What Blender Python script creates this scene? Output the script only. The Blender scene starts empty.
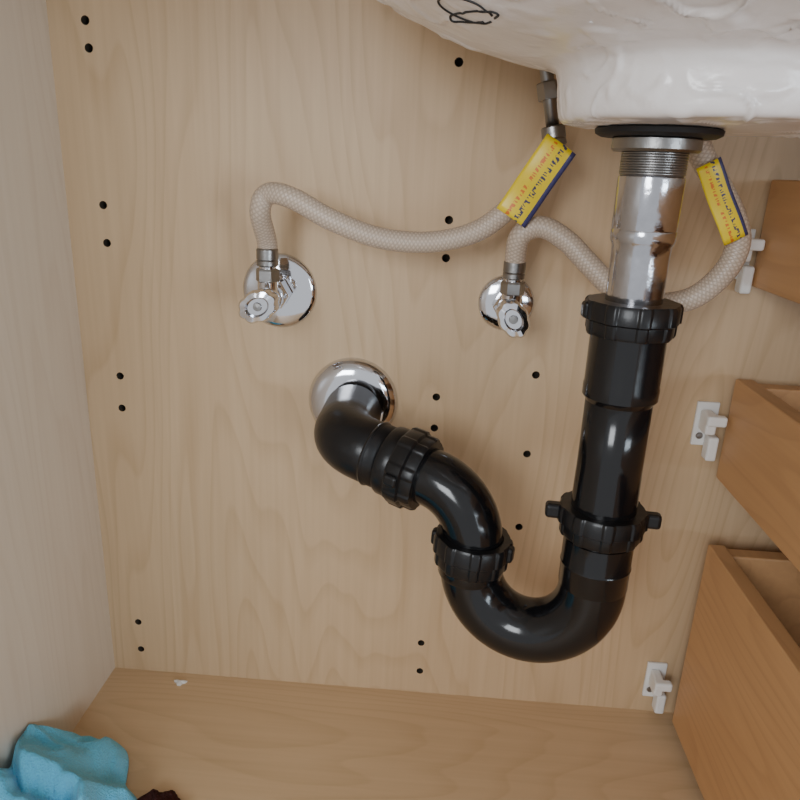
import bpy, bmesh, math, random
from mathutils import Vector, Matrix, Quaternion, noise
from mathutils.bvhtree import BVHTree
random.seed(4)
scene=bpy.context.scene
# ---------------- camera ----------------
right=Vector((0.99704,0.06382,0.04289)); up=Vector((-0.06076,0.31217,0.94808)); fwd=Vector((-0.04711,0.94788,-0.31512))
M=Matrix((right,up,-fwd)).transposed().to_4x4(); M.translation=Vector((0,-.59,.512))
cd=bpy.data.cameras.new('camera'); cam=bpy.data.objects.new('camera',cd); scene.collection.objects.link(cam)
cam.matrix_world=M; cd.sensor_width=36; cd.lens=31.4; cd.clip_start=.01
scene.camera=cam
# ---------------- materials ----------------
def newmat(name):
    m=bpy.data.materials.new(name); m.use_nodes=True
    nt=m.node_tree; return m,nt,nt.nodes['Principled BSDF']
def N(nt,t,**k):
    n=nt.nodes.new(t)
    for a,b in k.items(): setattr(n,a,b)
    return n
def plain(name,col,rough=.5,metal=0,bump=0,bscale=200,coat=0,var=0,spec=.5,sheen=0):
    m,nt,b=newmat(name)
    b.inputs['Base Color'].default_value=(*col,1); b.inputs['Roughness'].default_value=rough
    b.inputs['Metallic'].default_value=metal; b.inputs['Coat Weight'].default_value=coat
    b.inputs['Specular IOR Level'].default_value=spec; b.inputs['Sheen Weight'].default_value=sheen
    tc=N(nt,'ShaderNodeTexCoord'); nz=N(nt,'ShaderNodeTexNoise'); nz.inputs['Scale'].default_value=bscale
    nz.inputs['Detail'].default_value=4
    nt.links.new(tc.outputs['Object'],nz.inputs['Vector'])
    if bump:
        bp=N(nt,'ShaderNodeBump'); bp.inputs['Strength'].default_value=bump; bp.inputs['Distance'].default_value=.002
        nt.links.new(nz.outputs['Fac'],bp.inputs['Height']); nt.links.new(bp.outputs[0],b.inputs['Normal'])
    if var:
        mx=N(nt,'ShaderNodeMix',data_type='RGBA'); mx.inputs['A'].default_value=(*[c*(1-var) for c in col],1)
        mx.inputs['B'].default_value=(*[min(1,c*(1+var)) for c in col],1)
        nt.links.new(nz.outputs['Fac'],mx.inputs['Factor']); nt.links.new(mx.outputs['Result'],b.inputs['Base Color'])
    return m
def wood(name,base,dark,axis='Z',rough=.45,lines=.5,seed=0,spec=.5):
    m,nt,b=newmat(name); L=nt.links.new
    b.inputs['Specular IOR Level'].default_value=spec
    tc=N(nt,'ShaderNodeTexCoord')
    def mp(across,along):
        mpn=N(nt,'ShaderNodeMapping'); s=[across]*3; s['XYZ'.index(axis)]=along
        mpn.inputs['Scale'].default_value=s; mpn.inputs['Location'].default_value=(seed*1.7,seed*2.3,seed*.9)
        L(tc.outputs['Object'],mpn.inputs['Vector']); return mpn
    a=mp(7.0,1.15); n1=N(nt,'ShaderNodeTexNoise'); n1.inputs['Scale'].default_value=1; n1.inputs['Detail'].default_value=2.5
    n1.inputs['Roughness'].default_value=.32; L(a.outputs[0],n1.inputs['Vector'])
    mu=N(nt,'ShaderNodeMath',operation='MULTIPLY'); mu.inputs[1].default_value=30; L(n1.outputs['Fac'],mu.inputs[0])
    fr=N(nt,'ShaderNodeMath',operation='FRACT'); L(mu.outputs[0],fr.inputs[0])
    cr=N(nt,'ShaderNodeValToRGB'); e=cr.color_ramp.elements
    e[0].position=0; e[0].color=(1,1,1,1); e[1].position=.35; e[1].color=(0,0,0,1)
    x=e.new(.92); x.color=(0,0,0,1); x=e.new(1); x.color=(1,1,1,1)
    L(fr.outputs[0],cr.inputs[0])
    c=mp(160,5); n2=N(nt,'ShaderNodeTexNoise'); n2.inputs['Scale'].default_value=1; n2.inputs['Detail'].default_value=4; L(c.outputs[0],n2.inputs['Vector'])
    d=mp(5,1.2); n3=N(nt,'ShaderNodeTexNoise'); n3.inputs['Scale'].default_value=1.3; n3.inputs['Detail'].default_value=3; L(d.outputs[0],n3.inputs['Vector'])
    m1=N(nt,'ShaderNodeMath',operation='MULTIPLY'); m1.inputs[1].default_value=lines; L(cr.outputs[0],m1.inputs[0])
    m2=N(nt,'ShaderNodeMath',operation='MULTIPLY_ADD'); m2.inputs[1].default_value=.55; L(n2.outputs['Fac'],m2.inputs[0]); L(m1.outputs[0],m2.inputs[2])
    m3=N(nt,'ShaderNodeMath',operation='MULTIPLY_ADD'); m3.inputs[1].default_value=.5; L(n3.outputs['Fac'],m3.inputs[0]); L(m2.outputs[0],m3.inputs[2])
    mx=N(nt,'ShaderNodeMix',data_type='RGBA'); mx.inputs['A'].default_value=(*base,1); mx.inputs['B'].default_value=(*dark,1)
    L(m3.outputs[0],mx.inputs['Factor']); L(mx.outputs['Result'],b.inputs['Base Color'])
    b.inputs['Roughness'].default_value=rough
    bp=N(nt,'ShaderNodeBump'); bp.inputs['Strength'].default_value=.08; bp.inputs['Distance'].default_value=.001
    L(n2.outputs['Fac'],bp.inputs['Height']); L(bp.outputs[0],b.inputs['Normal'])
    return m
MAPLE=wood('maple_panel',(.74,.555,.355),(.50,.34,.19),'Z',lines=.23)
MAPLE_L=wood('maple_side_lit',(.79,.71,.61),(.62,.525,.42),'Z',rough=.3,lines=.18,seed=3,spec=.8)  # cool light on the left wall put into a paler, cooler base
MAPLE_F=wood('maple_floor',(.74,.54,.34),(.52,.355,.195),'X',lines=.20,seed=5)
DRAW=wood('drawer_wood',(.66,.38,.175),(.45,.24,.105),'Y',lines=.22,seed=7)
ABS=plain('black_abs',(.006,.006,.007),.14,bump=.05,bscale=60,spec=.5)
ABS2=plain('black_abs_fitting',(.008,.008,.009),.30,bump=.15,bscale=110,spec=.4)
RUBBER=plain('black_rubber',(.010,.010,.012),.6)
CHROME=plain('chrome',(.68,.69,.73),.09,1,bump=.04,bscale=80)
TAILC=plain('tail_chrome',(.50,.505,.54),.14,1,bump=.10,bscale=160,var=.12)  # darker chrome for the tailpiece, tone varied by noise
NICKEL=plain('brushed_nickel',(.30,.295,.29),.33,1,bump=.1,bscale=300)
PORC=plain('porcelain',(.86,.815,.79),.27,bump=.45,bscale=60,coat=.2)
PLAST=plain('white_plastic',(.82,.82,.80),.4)
INK=plain('black_ink',(.02,.02,.02),.6)
HOLE=plain('hole_shade',(.06,.045,.03),.9)  # shade inside the drilled holes, put into the colour as dark wood
CLOTH=plain('blue_microfibre',(.15,.60,1.0),.95,bump=1,bscale=700,var=.25,spec=.1,sheen=.3)
BROWN=plain('brown_cloth',(.06,.024,.022),.95,bump=1,bscale=500,var=.5,spec=.1)
def hosemat():
    m,nt,b=newmat('braided_hose'); L=nt.links.new
    uv=N(nt,'ShaderNodeUVMap')
    sp=N(nt,'ShaderNodeSeparateXYZ'); L(uv.outputs[0],sp.inputs[0])
    outs=[]
    for sg in (1,-1):
        a=N(nt,'ShaderNodeMath',operation='MULTIPLY_ADD'); a.inputs[1].default_value=sg*10.0
        L(sp.outputs[0],a.inputs[0])
        bb=N(nt,'ShaderNodeMath',operation='MULTIPLY'); bb.inputs[1].default_value=330; L(sp.outputs[1],bb.inputs[0]); L(bb.outputs[0],a.inputs[2])
        f=N(nt,'ShaderNodeMath',operation='FRACT'); L(a.outputs[0],f.inputs[0])
        pp=N(nt,'ShaderNodeMath',operation='PINGPONG'); pp.inputs[1].default_value=.5; L(f.outputs[0],pp.inputs[0]); outs.append(pp)
    mn=N(nt,'ShaderNodeMath',operation='MINIMUM'); L(outs[0].outputs[0],mn.inputs[0]); L(outs[1].outputs[0],mn.inputs[1])
    m2=N(nt,'ShaderNodeMath',operation='MULTIPLY'); m2.inputs[1].default_value=2.6; m2.use_clamp=True; L(mn.outputs[0],m2.inputs[0])
    mx=N(nt,'ShaderNodeMix',data_type='RGBA'); mx.inputs['A'].default_value=(.42,.33,.255,1); mx.inputs['B'].default_value=(.64,.53,.43,1)
    L(m2.outputs[0],mx.inputs['Factor']); L(mx.outputs['Result'],b.inputs['Base Color'])
    bp=N(nt,'ShaderNodeBump'); bp.inputs['Strength'].default_value=.3; bp.inputs['Distance'].default_value=.0006
    L(m2.outputs[0],bp.inputs['Height']); L(bp.outputs[0],b.inputs['Normal']); b.inputs['Roughness'].default_value=.35
    return m
HOSE=hosemat()
# ---------------- mesh helpers ----------------
def obj(name,verts,faces,mat,parent=None,smooth=True,uvs=None):
    me=bpy.data.meshes.new(name); me.from_pydata([tuple(v) for v in verts],[],faces)
    if uvs:
        ul=me.uv_layers.new(name='UVMap')
        for i,l in enumerate(me.loops): ul.data[i].uv=uvs[i]
    bm=bmesh.new(); bm.from_mesh(me); bmesh.ops.recalc_face_normals(bm,faces=bm.faces); bm.to_mesh(me); bm.free()
    if mat: me.materials.append(mat)
    if smooth:
        for p in me.polygons: p.use_smooth=True
    o=bpy.data.objects.new(name,me); scene.collection.objects.link(o)
    if parent: o.parent=parent
    return o
def empty(name):
    o=bpy.data.objects.new(name,None); scene.collection.objects.link(o); o.empty_display_size=.02
    return o
def sharp(o,ang=35):
    m=o.modifiers.new('es','EDGE_SPLIT'); m.split_angle=math.radians(ang); return o
def catmull(pts,n=14):
    pts=[Vector(p) for p in pts]; P_=[pts[0]*2-pts[1]]+pts+[pts[-1]*2-pts[-2]]; out=[]
    for i in range(1,len(P_)-2):
        a,b,c,d=P_[i-1:i+3]
        for k in range(n):
            t=k/n
            out.append(.5*((2*b)+(c-a)*t+(2*a-5*b+4*c-d)*t*t+(3*b-a-3*c+d)*t**3))
    out.append(pts[-1]); return out
def fillet(pts,rads,n=14):
    pts=[Vector(p) for p in pts]; out=[pts[0]]
    for i in range(1,len(pts)-1):
        a=(pts[i-1]-pts[i]).normalized(); b=(pts[i+1]-pts[i]).normalized(); ang=a.angle(b)
        r=rads[i-1]; t=r/math.tan(ang/2); c=pts[i]+(a+b).normalized()*(r/math.sin(ang/2))
        s=pts[i]+a*t-c; e=pts[i]+b*t-c; tot=s.angle(e); ax=s.cross(e).normalized()
        for k in range(n+1): out.append(c+Quaternion(ax,tot*k/n)@s)
    out.append(pts[-1]); return out
def sweep(name,path,rad,mat,parent=None,seg=40,cap=True):
    path=[Vector(p) for p in path]; L=[0]
    for i in range(1,len(path)): L.append(L[-1]+(path[i]-path[i-1]).length)
    T=[(path[min(i+1,len(path)-1)]-path[max(i-1,0)]).normalized() for i in range(len(path))]
    n=T[0].orthogonal().normalized(); vs=[];fs=[];uvs=[]
    for i,p in enumerate(path):
        if i: n=(T[i-1].rotation_difference(T[i])@n); n=(n-T[i]*n.dot(T[i])).normalized()
        b=T[i].cross(n); r=rad(L[i]/L[-1],L[i]) if callable(rad) else rad
        for k in range(seg):
            a=2*math.pi*k/seg; vs.append(p+(n*math.cos(a)+b*math.sin(a))*r)
    for i in range(len(path)-1):
        for k in range(seg):
            k2=(k+1)%seg; fs.append((i*seg+k,i*seg+k2,(i+1)*seg+k2,(i+1)*seg+k))
            uvs+=[(k/seg,L[i]),((k+1)/seg,L[i]),((k+1)/seg,L[i+1]),(k/seg,L[i+1])]
    if cap:
        m=len(path)-1
        fs.append(tuple(range(seg))); fs.append(tuple(m*seg+k for k in range(seg))); uvs+=[(0,0)]*(2*seg)
    return obj(name,vs,fs,mat,parent,True,uvs)
def orient(axis,c,roll=0):
    q=Vector((0,0,1)).rotation_difference(Vector(axis).normalized())
    return Matrix.Translation(Vector(c))@q.to_matrix().to_4x4()@Matrix.Rotation(roll,4,'Z')
def lathe(name,prof,c,axis,mat,parent=None,seg=64,mod=None,roll=0,sp=30,sx=1,sy=1):
    Mx=orient(axis,c,roll); vs=[];fs=[]
    for j,(r,z) in enumerate(prof):
        for k in range(seg):
            a=2*math.pi*k/seg; rr=r
            if mod: rr=mod(j,a,r)
            vs.append(Mx@Vector((rr*math.cos(a)*sx,rr*math.sin(a)*sy,z)))
    for j in range(len(prof)-1):
        for k in range(seg):
            k2=(k+1)%seg; fs.append((j*seg+k,j*seg+k2,(j+1)*seg+k2,(j+1)*seg+k))
    fs.append(tuple(range(seg))); fs.append(tuple((len(prof)-1)*seg+k for k in range(seg)))
    o=obj(name,vs,fs,mat,parent)
    if sp: sharp(o,sp)
    return o
def box(name,lo,hi,mat,parent=None,bev=.0015,Mx=None):
    vs=[Vector((x,y,z)) for x in (lo[0],hi[0]) for y in (lo[1],hi[1]) for z in (lo[2],hi[2])]
    if Mx: vs=[Mx@v for v in vs]
    fs=[(0,1,3,2),(4,6,7,5),(0,4,5,1),(2,3,7,6),(0,2,6,4),(1,5,7,3)]
    o=obj(name,vs,fs,mat,parent,False)
    if bev:
        m=o.modifiers.new('b','BEVEL'); m.width=bev; m.segments=3
    return o
def pipe_nut(name,c,axis,R,h,ri,parent,wings=None,nr=9,roll=0,wl=.0095):
    prof=[(ri,-h/2),(R*.9,-h/2),(R*.93,-h/2+.002),(R*.93,-h*.1),(R,-h*.04),(R,h/2-.002),(R*.96,h/2),(ri+.001,h/2),(ri,h/2-.001)]
    def mod(j,a,r):
        f=abs((a*nr/(2*math.pi))%1-.5)
        if 1<=j<=6: return r+.0012*(1 if f<.15 else (1-(f-.15)/.05 if f<.20 else 0))
        return r
    o=lathe(name,prof,c,axis,ABS2,parent,seg=nr*24,mod=mod,roll=roll,sp=40)
    if wings:
        for i,a in enumerate(wings):
            box(name+'_wing_%d'%i,(R*.9,-.0045,-h*.05),(R+wl,.0045,h/2-.001),ABS2,parent,.0025,orient(axis,c,a))
    return o
# ---------------- cabinet shell ----------------
XL,XR=-.317,.60
back=box('wall_back',(XL-.02,0,-.03),(XR+.02,.018,.80),MAPLE,bev=0)
box('wall_left',(XL-.018,-.60,-.03),(XL,0,.80),MAPLE_L,bev=0)
box('wall_right',(XR,-.60,-.03),(XR+.018,0,.80),MAPLE_L,bev=0)
box('floor',(XL,-.60,-.018),(XR,0,0),MAPLE_F,bev=0)
box('countertop',(XL-.03,-.63,.74),(XR+.03,.02,.77),PLAST,bev=.003)
holes=[(-.2872,.6104),(-.2862,.5909),(-.2858,.4719),(-.2853,.4407),(-.2840,.3225),(-.2848,.2917),(-.2874,.0593),(-.2870,.0262),
(.0041,.5908),(.0041,.4734),(.0036,.4426),(.0028,.3207),(.0027,.2913),(.0030,.0603),(.0034,.0263),(.0880,.3463),(.0877,.2719),(.0876,.1978)]
vs=[];fs=[]
for hx,hz in holes:
    s=20; r=.0034; b0=len(vs)
    for yy in (-.01,.012):
        for k in range(s):
            a=2*math.pi*k/s; vs.append((hx+r*math.cos(a),yy,hz+r*math.sin(a)))
    for k in range(s):
        k2=(k+1)%s; fs.append((b0+k,b0+k2,b0+s+k2,b0+s+k))
    fs.append(tuple(b0+k for k in range(s))[::-1]); fs.append(tuple(b0+s+k for k in range(s)))
cut=obj('cut',vs,fs,HOLE,smooth=False)
back.data.materials.append(HOLE)
bm_=back.modifiers.new('h','BOOLEAN'); bm_.object=cut; bm_.operation='DIFFERENCE'; bm_.solver='EXACT'
bm_.material_mode='TRANSFER'
dg=bpy.context.evaluated_depsgraph_get(); me=bpy.data.meshes.new_from_object(back.evaluated_get(dg))
back.modifiers.clear(); back.data=me; bpy.data.objects.remove(cut)
# ---------------- drawers ----------------
def drawer(z0,z1,yb):
    e=empty('drawer'); x0,x1=.25,.57; yf=-.52; t=.0145
    box('side_left',(x0,yf,z0),(x0+t,yb,z1),DRAW,e)
    box('side_right',(x1-t,yf,z0),(x1,yb,z1),DRAW,e)
    box('back',(x0+t,yb-t,z0+.012),(x1-t,yb,z1-.003),DRAW,e)
    box('front',(x0+t,yf,z0),(x1-t,yf+t,z1),DRAW,e)
    box('bottom',(x0+t,yf+t,z0+.012),(x1-t,yb-t,z0+.018),DRAW,e,0)
drawer(.434,.516,-.008); drawer(.268,.358,-.016); drawer(.014,.209,-.028)
def bracket(x,z):
    e=empty('drawer_slide_bracket')
    box('plate',(x-.013,-.0035,z-.020),(x+.006,0,z+.020),PLAST,e,.001)
    box('socket',(x-.010,-.022,z-.004),(x-.001,-.0035,z+.014),PLAST,e,.002)
    box('socket_lip',(x-.011,-.026,z+.005),(x+.0055,-.018,z+.014),PLAST,e,.002)
    box('hook',(x-.003,-.016,z-.030),(x+.006,-.0035,z-.008),PLAST,e,.002)
    lathe('screw',[(0,0),(.0032,0),(.0026,.0012),(0,.0016)],(x-.007,-.0035,z-.011),(0,-1,0),NICKEL,e,seg=20)
bracket(.2425,.458); bracket(.2415,.312); bracket(.2405,.040)
# ---------------- sink ----------------
sink=empty('sink')
def make_sink():
    cx,cy=.142,-.165; seg=480
    prof=[(0,.540),(.03,.540),(.06,.540),(.0775,.5402),(.0800,.5415),(.0812,.544),(.0822,.552),(.0832,.562),(.0850,.5675),(.090,.5705),
          (.11,.5735),(.135,.579),(.165,.590),(.195,.604),(.22,.622),(.24,.645),(.252,.675),(.258,.71),(.262,.7395)]
    fine=[]
    for i in range(len(prof)-1):
        (r0,z0),(r1,z1)=prof[i],prof[i+1]; n=max(1,int(math.hypot(r1-r0,z1-z0)/.0014))
        for k in range(n): fine.append((r0+(r1-r0)*k/n,z0+(z1-z0)*k/n))
    fine.append(prof[-1])
    for _ in range(2):
        fine=[fine[0]]+[((fine[i-1][0]+2*fine[i][0]+fine[i+1][0])/4,(fine[i-1][1]+2*fine[i][1]+fine[i+1][1])/4) for i in range(1,len(fine)-1)]+[fine[-1]]
    vs=[];fs=[]
    for r,z in fine:
        f=min(1,max(0,(r-.082)/.12))
        for k in range(seg):
            a=2*math.pi*k/seg; s=math.sin(a)
            X=cx+r*math.cos(a); Y=cy+r*s*((1-.62*f) if s>0 else 1)
            n1=noise.noise(Vector((X*28,Y*28,z*28)))
            w1=noise.noise(Vector((X*40+9,Y*40,z*30)))
            ridge=max(0,1-abs(noise.noise(Vector((X*30+w1*.7,Y*38+w1,z*60+4))))*8)
            ridge=ridge*ridge*(3-2*ridge)
            side=min(1,max(.35,(X-.03)/.08))
            mask=max(0,noise.noise(Vector((X*16+3,Y*16,z*16+7)))+.15)
            blob=max(0,noise.noise(Vector((X*80,Y*80,z*110)))-.24)
            d=.0009*n1+(.0032*ridge*min(1,mask*3.5)+.0040*blob)*side
            d*=min(1,max(0,(r-.035)/.03))
            if z>.735: d=0
            fl=min(1,max(0,(z-.5402)/.004))*(1-min(1,max(0,(z-.564)/.006)))
            vs.append((X+math.cos(a)*d*fl,Y+s*d*fl,z-d*(1-fl)))
    for j in range(len(fine)-1):
        for k in range(seg):
            k2=(k+1)%seg; fs.append((j*seg+k,(j+1)*seg+k,(j+1)*seg+k2,j*seg+k2))
    fs.append(tuple((len(fine)-1)*seg+k for k in range(seg)))
    return obj('bowl',vs,fs,PORC,sink)
bowl=make_sink()
bv=BVHTree.FromPolygons([v.co for v in bowl.data.vertices],[p.vertices for p in bowl.data.polygons])
def on_sink(x,y,off=0):
    h=bv.ray_cast(Vector((x,y,.3)),Vector((0,0,1)))
    return h[0]-Vector((0,0,off)) if h[0] else None
for (cx,cy,rx,ry,ph) in ((.004,-.220,.013,.013,.3),(.008,-.216,.011,.017,1.1)):
    q=[on_sink(cx+rx*math.cos(t*.1257+ph),cy+ry*math.sin(t*.1257),.0002) for t in range(46)]
    if all(q): sweep('ink_mark',q,.0006,INK,sink,seg=8)
# ---------------- tailpiece ----------------
T0=Vector((.1195,-.153,.540)); T1=Vector((.1205,-.153,.226)); ax=(T0-T1).normalized()
def A(z): return T0+(T1-T0)*((.540-z)/(.540-.226))
tp=empty('drain_tailpiece')
lathe('rubber_gasket',[(0,-.0050),(.032,-.0050),(.0350,-.0035),(.0355,-.001),(.034,0),(0,0)],A(.5398),ax,RUBBER,tp)
lathe('lock_nut',[(.018,-.008),(.0235,-.008),(.0250,-.0065),(.0250,-.001),(.0240,0),(.018,0)],A(.5348),ax,NICKEL,tp,seg=48,sp=20)
pr=[(.0175,0)]; z=0
for i in range(9):
    pr+=[(.0188,-z-.0004),(.0188,-z-.0008),(.0184,-z-.0012)]; z+=.0014
lathe('threads',pr+[(.0175,-z-.0006)],A(.5268),ax,NICKEL,tp)
lathe('drain_body',[(.0175,0),(.0188,-.0008),(.0190,-.002),(.0190,-.030),(.0187,-.0308),(.0190,-.0316),(.0190,-.036),(.0185,-.038),(.0174,-.040),(.0172,-.046)],A(.514),ax,TAILC,tp)
lathe('tail_tube',[(.0172,0),(.0172,-.034),(.0166,-.037),(.0160,-.038),(.0160,-.05)],A(.470),ax,TAILC,tp)
# ---------------- p trap ----------------
pt=empty('p_trap')
PR=.0212
pipe_nut('top_slip_nut',A(.430),ax,.0285,.021,.0158,pt,roll=.2,wings=(.15,math.pi+.1),wl=.003)
lathe('hub_socket',[(.02,0),(.0234,0),(.0234,-.034),(.0238,-.036),(.0238,-.043),(.0215,-.046),(.02,-.05)],A(.422),ax,ABS,pt)
r0=Vector((T1.x,T1.y,.236)); l0=Vector((.036,-.125,.233)); c=(r0+l0)/2; h=(r0-l0)/2
B=Vector((.036,-.125,.240))
path=[A(.40),A(.33),A(.28),A(.25)]
for k in range(37):
    a=math.pi*k/36; path.append(c+h*math.cos(a)-Vector((0,0,1))*h.length*1.06*math.sin(a))
path.append(B)
def ur(f,s): return PR if s<.10 else (PR+.0022*min(1,(s-.10)/.04))
sweep('trap_bend',path,ur,ABS,pt,seg=56)
lathe('bend_collar',[(.02,0),(.0238,0),(.0238,-.018),(.0243,-.0195),(.0238,-.021),(.0238,-.036),(.0228,-.038),(.02,-.038)],A(.276),ax,ABS,pt)
pipe_nut('trap_slip_nut',A(.289),ax,.0290,.021,.0205,pt,wings=(math.pi*.97,-.12),roll=.1)
Wp=Vector((-.0700,0,.3060)); E=Vector((-.0700,-.078,.3060)); Cn=Vector((.036,-.125,.2865))
arm=fillet([Wp,E,Cn,B-Vector((0,0,.008))],[.03,.043])
sweep('trap_arm',arm,.0220,ABS,pt,seg=56)
dirA=(Cn-E).normalized()
ell=fillet([Wp+Vector((0,-.006,0)),E,E+dirA*.048],[.030])
sweep('wall_elbow',ell,.0252,ABS2,pt,seg=56)
lathe('elbow_collar',[(.02,0),(.0268,0),(.0276,.002),(.0276,.009),(.0268,.011),(.02,.011)],E+dirA*.043,dirA,ABS2,pt)
lathe('elbow_bead',[(.02,0),(.0256,0),(.0264,.0015),(.0256,.003),(.02,.003)],E+dirA*.030,dirA,ABS2,pt)
pipe_nut('arm_slip_nut',E+dirA*.065,-dirA,.0300,.022,.0215,pt,wings=(1.2,1.2+math.pi),roll=.3,nr=8,wl=.003)
pipe_nut('leg_slip_nut',Vector((.036,-.125,.243)),(.04,0,1),.0285,.024,.0215,pt,wings=(-.35,math.pi-.2),roll=.2,wl=.003)
lathe('leg_collar',[(.02,0),(.0246,0),(.0246,-.006),(.0238,-.008)],Vector((.036,-.125,.231)),(0,0,1),ABS,pt)
F0=Vector((-.0712,0,.3125))
lathe('wall_escutcheon',[(.015,.0118),(.024,.0114),(.0290,.0106),(.0330,.0092),(.0365,.0070),(.0385,.0050),(.0395,.0032),(.0400,.0015),(.0400,0),(.026,0)],F0,(0,-1,0),CHROME,None,seg=96,sp=50)
# ---------------- shutoff valves ----------------
def valve(x,z,R,roll,k=1,L=0):
    e=empty('shutoff_valve'); o=Vector((x,0,z)); f=Vector((0,-1,0))
    lathe('escutcheon',[(.0,0),(R,0),(R,.0012),(R*.96,.0028),(R*.86,.0042),(R*.6,.0056),(R*.46,.0062),(0,.0065)],o,f,CHROME,e,seg=72,sp=50)
    lathe('compression_nut',[(0,0),(.0115,0),(.0125,.0015),(.0125,.015),(.0115,.0165),(0,.0165)],o+f*.008,f,CHROME,e,seg=6,sp=20)
    lathe('stub',[(.008,0),(.008,.02)],o+f*.002,f,CHROME,e,seg=32)
    lathe('body',[(0,0),(.0095,0),(.0105,.002),(.0105,.026),(.009,.029),(.0075,.030),(.0075,.036+L),(0,.036+L)],o+f*.024,f,CHROME,e,seg=40)
    lathe('packing_nut',[(0,0),(.0085,0),(.0085,.007+L),(0,.007+L)],o+f*.053,f,CHROME,e,seg=6,sp=20)
    q=o+f*.042
    lathe('outlet',[(0,0),(.008,0),(.008,.018),(.0068,.019),(.0068,.026),(0,.026)],q,(0,0,1),CHROME,e,seg=32)
    lathe('outlet_nut',[(0,0),(.0088,0),(.0094,.001),(.0094,.009),(.0085,.0105),(0,.0105)],q+Vector((0,0,.014)),(0,0,1),NICKEL,e,seg=6,sp=20)
    def md(j,a,r):
        return r*(1+.085*abs(math.cos(4*a))**1.5-.04) if 1<=j<=5 else r
    p=o+f*(.057+L)
    lathe('handle',[(0,0),(.0095,0),(.0120,.002),(.0132,.005),(.0132,.0115),(.0115,.0150),(.0080,.0158),(.0066,.0135),(0,.0135)],p,f,CHROME,e,seg=160,mod=md,roll=roll,sx=1.22*k,sy=.90*k,sp=45)
    lathe('handle_screw',[(0,0),(.0035,0),(.003,.0018),(0,.002)],p+f*.0135,f,NICKEL,e,seg=20)
    return q
q1=valve(-.1365,.4080,.0318,.5,1,.005); q2=valve(.0565,.408,.0235,-1.0,.95)
# ---------------- supply hoses ----------------
def ferrule(name,p,axis,e,l=.014,r=.0086):
    lathe(name,[(0,0),(r*.9,0),(r,.001),(r,l*.3),(r*.94,l*.35),(r,l*.4),(r,l-.001),(r*.9,l),(0,l)],p,axis,NICKEL,e,seg=32)
def V(*a): return Vector(a)/10000
h1=empty('supply_hose'); s1=q1+Vector((0,0,.0262))
pts=[s1,s1+Vector((0,0,.018)),V(-1370,-600,4765),V(-1300,-630,4897),V(-1107,-700,4880),V(-814,-700,4739),V(-463,-650,4624),V(-93,-600,4608),V(235,-570,4694),V(458,-540,4861),V(613,-500,5043),V(721,-480,5276),V(754,-480,5372)]
sweep('braided_tube',catmull(pts,12),.0078,HOSE,h1,seg=32)
ferrule('crimp_lower',s1,(0,0,1),h1)
top=V(754,-480,5372); cn=V(676,-450,5729); dr=(cn-top).normalized()
ferrule('crimp_upper',top-dr*.006,dr,h1,.014)
sweep('shank_tube',[top,cn+dr*.06],.0048,NICKEL,h1,seg=24)
lathe('shank_nut',[(0,0),(.0078,0),(.0082,.001),(.0082,.011),(.0075,.012),(0,.012)],top+dr*.026,dr,NICKEL,h1,seg=6,sp=20)
h2=empty('supply_hose'); s2=q2+Vector((0,0,.0262))
pts=[s2,s2+Vector((0,0,.012)),V(576,-500,4675),V(722,-520,4750),V(910,-550,4667),V(1098,-600,4499),V(1300,-650,4333),V(1531,-750,4267),V(1775,-850,4327),V(1945,-900,4512),V(2006,-920,4722),V(1932,-930,4917),V(1799,-930,5104),V(1681,-930,5256),V(1614,-930,5376)]
sweep('braided_tube',catmull(pts,12),.0080,HOSE,h2,seg=32)
ferrule('crimp_lower',s2,(0,0,1),h2)
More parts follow.
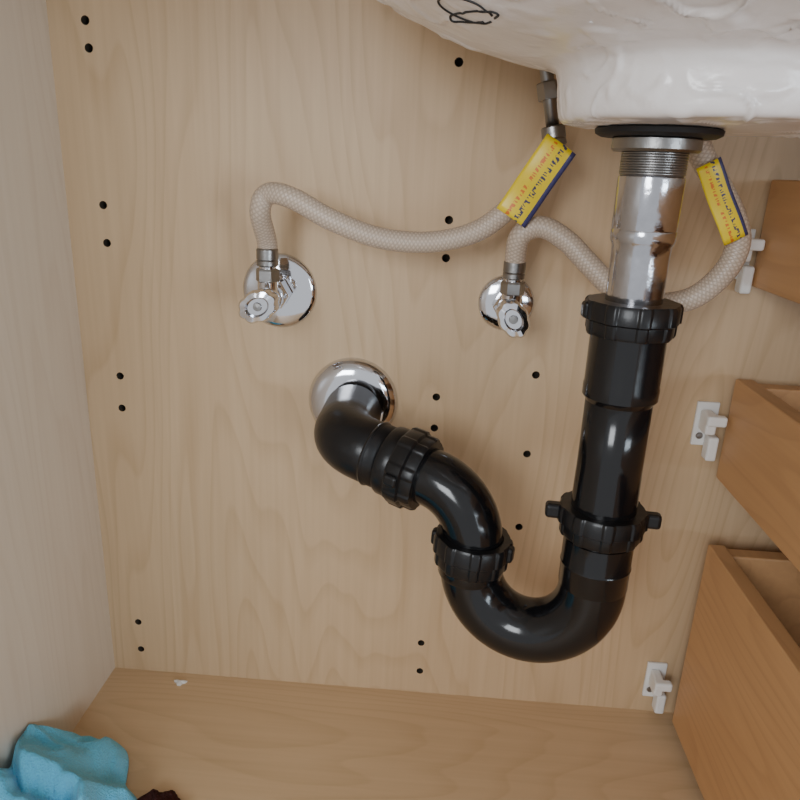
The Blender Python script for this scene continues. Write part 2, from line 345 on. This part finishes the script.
# ---------------- tags ----------------
def tagmat():
    m,nt,b=newmat('yellow_tag'); L=nt.links.new
    uv=N(nt,'ShaderNodeUVMap')
    sp=N(nt,'ShaderNodeSeparateXYZ'); L(uv.outputs[0],sp.inputs[0])
    band=N(nt,'ShaderNodeMath',operation='LESS_THAN'); band.inputs[1].default_value=.14; L(sp.outputs[0],band.inputs[0])
    br=N(nt,'ShaderNodeTexNoise'); br.inputs['Scale'].default_value=1; br.inputs['Detail'].default_value=1
    mp=N(nt,'ShaderNodeMapping'); mp.inputs['Scale'].default_value=(5,34,1); L(uv.outputs[0],mp.inputs['Vector']); L(mp.outputs[0],br.inputs['Vector'])
    tx=N(nt,'ShaderNodeMath',operation='GREATER_THAN'); tx.inputs[1].default_value=.52; L(br.outputs['Fac'],tx.inputs[0])
    w1=N(nt,'ShaderNodeMath',operation='COMPARE'); w1.inputs[1].default_value=.38; w1.inputs[2].default_value=.08; L(sp.outputs[0],w1.inputs[0])
    w2=N(nt,'ShaderNodeMath',operation='COMPARE'); w2.inputs[1].default_value=.66; w2.inputs[2].default_value=.06; L(sp.outputs[0],w2.inputs[0])
    a1=N(nt,'ShaderNodeMath',operation='MULTIPLY'); L(tx.outputs[0],a1.inputs[0]); L(w1.outputs[0],a1.inputs[1])
    a2=N(nt,'ShaderNodeMath',operation='MULTIPLY'); L(tx.outputs[0],a2.inputs[0]); L(w2.outputs[0],a2.inputs[1])
    m0=N(nt,'ShaderNodeMix',data_type='RGBA'); m0.inputs['A'].default_value=(.88,.66,.02,1); m0.inputs['B'].default_value=(.06,.06,.14,1); L(a1.outputs[0],m0.inputs['Factor'])
    m1=N(nt,'ShaderNodeMix',data_type='RGBA'); m1.inputs['B'].default_value=(.75,.2,.03,1); L(m0.outputs['Result'],m1.inputs['A']); L(a2.outputs[0],m1.inputs['Factor'])
    m2=N(nt,'ShaderNodeMix',data_type='RGBA'); m2.inputs['B'].default_value=(.06,.06,.17,1); L(m1.outputs['Result'],m2.inputs['A']); L(band.outputs[0],m2.inputs['Factor'])
    L(m2.outputs['Result'],b.inputs['Base Color']); b.inputs['Roughness'].default_value=.35
    return m
TAG=tagmat()
def tag(name,a,b,w0,w1,parent,off,n=14,m=12,bend=.25,flip=False):
    t=(b-a).normalized(); f=Vector((0,-1,0)); f=(f-t*f.dot(t)).normalized(); s=t.cross(f)*-1
    vs=[];fs=[];uvs=[]
    for i in range(n+1):
        for j in range(m+1):
            u=j/m; p=a+(b-a)*(i/n); x=-w0+(w0+w1)*u
            vs.append(p+s*x+f*(off-bend*x*x/.02+.0008*math.sin(i*.6)))
    for i in range(n):
        for j in range(m):
            q=[(i,j),(i,j+1),(i+1,j+1),(i+1,j)]; fs.append(tuple(r*(m+1)+c for r,c in q)); uvs+=[((1-c/m) if flip else c/m,r/n) for r,c in q]
    o=obj(name,vs,fs,TAG,parent,True,uvs); md=o.modifiers.new('s','SOLIDIFY'); md.thickness=.0006
    return o
tag('warning_tag',V(478,-540,4804),V(795,-480,5326),.013,.0125,h1,.0095)
tag('warning_tag',V(1948,-930,4760),V(1678,-930,5237),.0085,.0080,h2,.0100,bend=.4)
# ---------------- cloths ----------------
def cloth(name,mat,cx,cy,rx,ry,h,seed,n=150,k=1,lean=0):
    vs=[];fs=[]
    for i in range(n+1):
        for j in range(n+1):
            u=i/n*2-1; v=j/n*2-1
            x=u*math.sqrt(1-v*v/2); y=v*math.sqrt(1-u*u/2); r=min(1,math.hypot(x,y))
            ang=math.atan2(y,x); edge=1+.08*math.sin(3*ang+seed)+.05*math.sin(7*ang+seed*2)
            w=noise.noise(Vector((x*1.3+seed,y*1.3,seed)))
            p=(x*.8+y*.9)*2.6*k+w*2.4
            f1=1-abs(math.sin(p*1.6)); f2=1-abs(math.sin((x*1.3-y*.6)*3.0*k+w*3+1.0))
            f3=1-abs(noise.noise(Vector((x*4+w,y*4-w,seed+3))))*2.5
            f1=f1**.8
            dome=(1-r**2.8)
            e=min(1,dome*3)
            z=h*(dome*(.58+.25*w+lean*x*-.32)+(.24*f1+.15*f2+.07*max(0,f3))*e)+.003*(1-dome)
            z=max(z,.0015)+.0004*noise.noise(Vector((x*90,y*90,0)))
            X=max(XL+.003,cx+x*rx*edge+.004*math.sin(p*1.6+1))
            vs.append((X,cy+y*ry*edge,z))
    for i in range(n):
        for j in range(n):
            a=i*(n+1)+j; fs.append((a,a+1,a+n+2,a+n+1))
    o=obj(name,vs,fs,mat); md=o.modifiers.new('s','SOLIDIFY'); md.thickness=.0012; md.offset=1
    return o
cloth('cleaning_cloth',CLOTH,-.277,-.212,.068,.102,.067,2.3,lean=1)
cloth('brown_rag',BROWN,-.206,-.180,.024,.036,.013,6.1)
lathe('caulk_crumb',[(0,0),(.004,0),(.0045,.0015),(.002,.003),(0,.0032)],(-.2417,-.015,0),(0,0,1),PLAST,None,seg=14,mod=lambda j,a,r:r*(1+.4*math.sin(3*a)),sx=1.3,sy=.8)
# ---------------- lights ----------------
def area(name,loc,target,size,power,col):
    l=bpy.data.lights.new(name,'AREA'); l.size=size; l.energy=power; l.color=col
    o=bpy.data.objects.new(name,l); scene.collection.objects.link(o); o.location=loc
    o.rotation_euler=(Vector(target)-Vector(loc)).to_track_quat('-Z','Y').to_euler(); return o
area('window_light',(-.55,-1.8,.85),(-.05,0,.33),.55,14,(.92,.96,1.0))
area('left_wall_fill',(1.2,-1.7,.45),(-.31,-.3,.28),.6,14,(.76,.89,1.0))  # unseen cool fill, added to brighten the left wall
w=bpy.data.worlds.new('world'); scene.world=w; w.use_nodes=True
w.node_tree.nodes['Background'].inputs[0].default_value=(.88,.90,.93,1); w.node_tree.nodes['Background'].inputs[1].default_value=.88
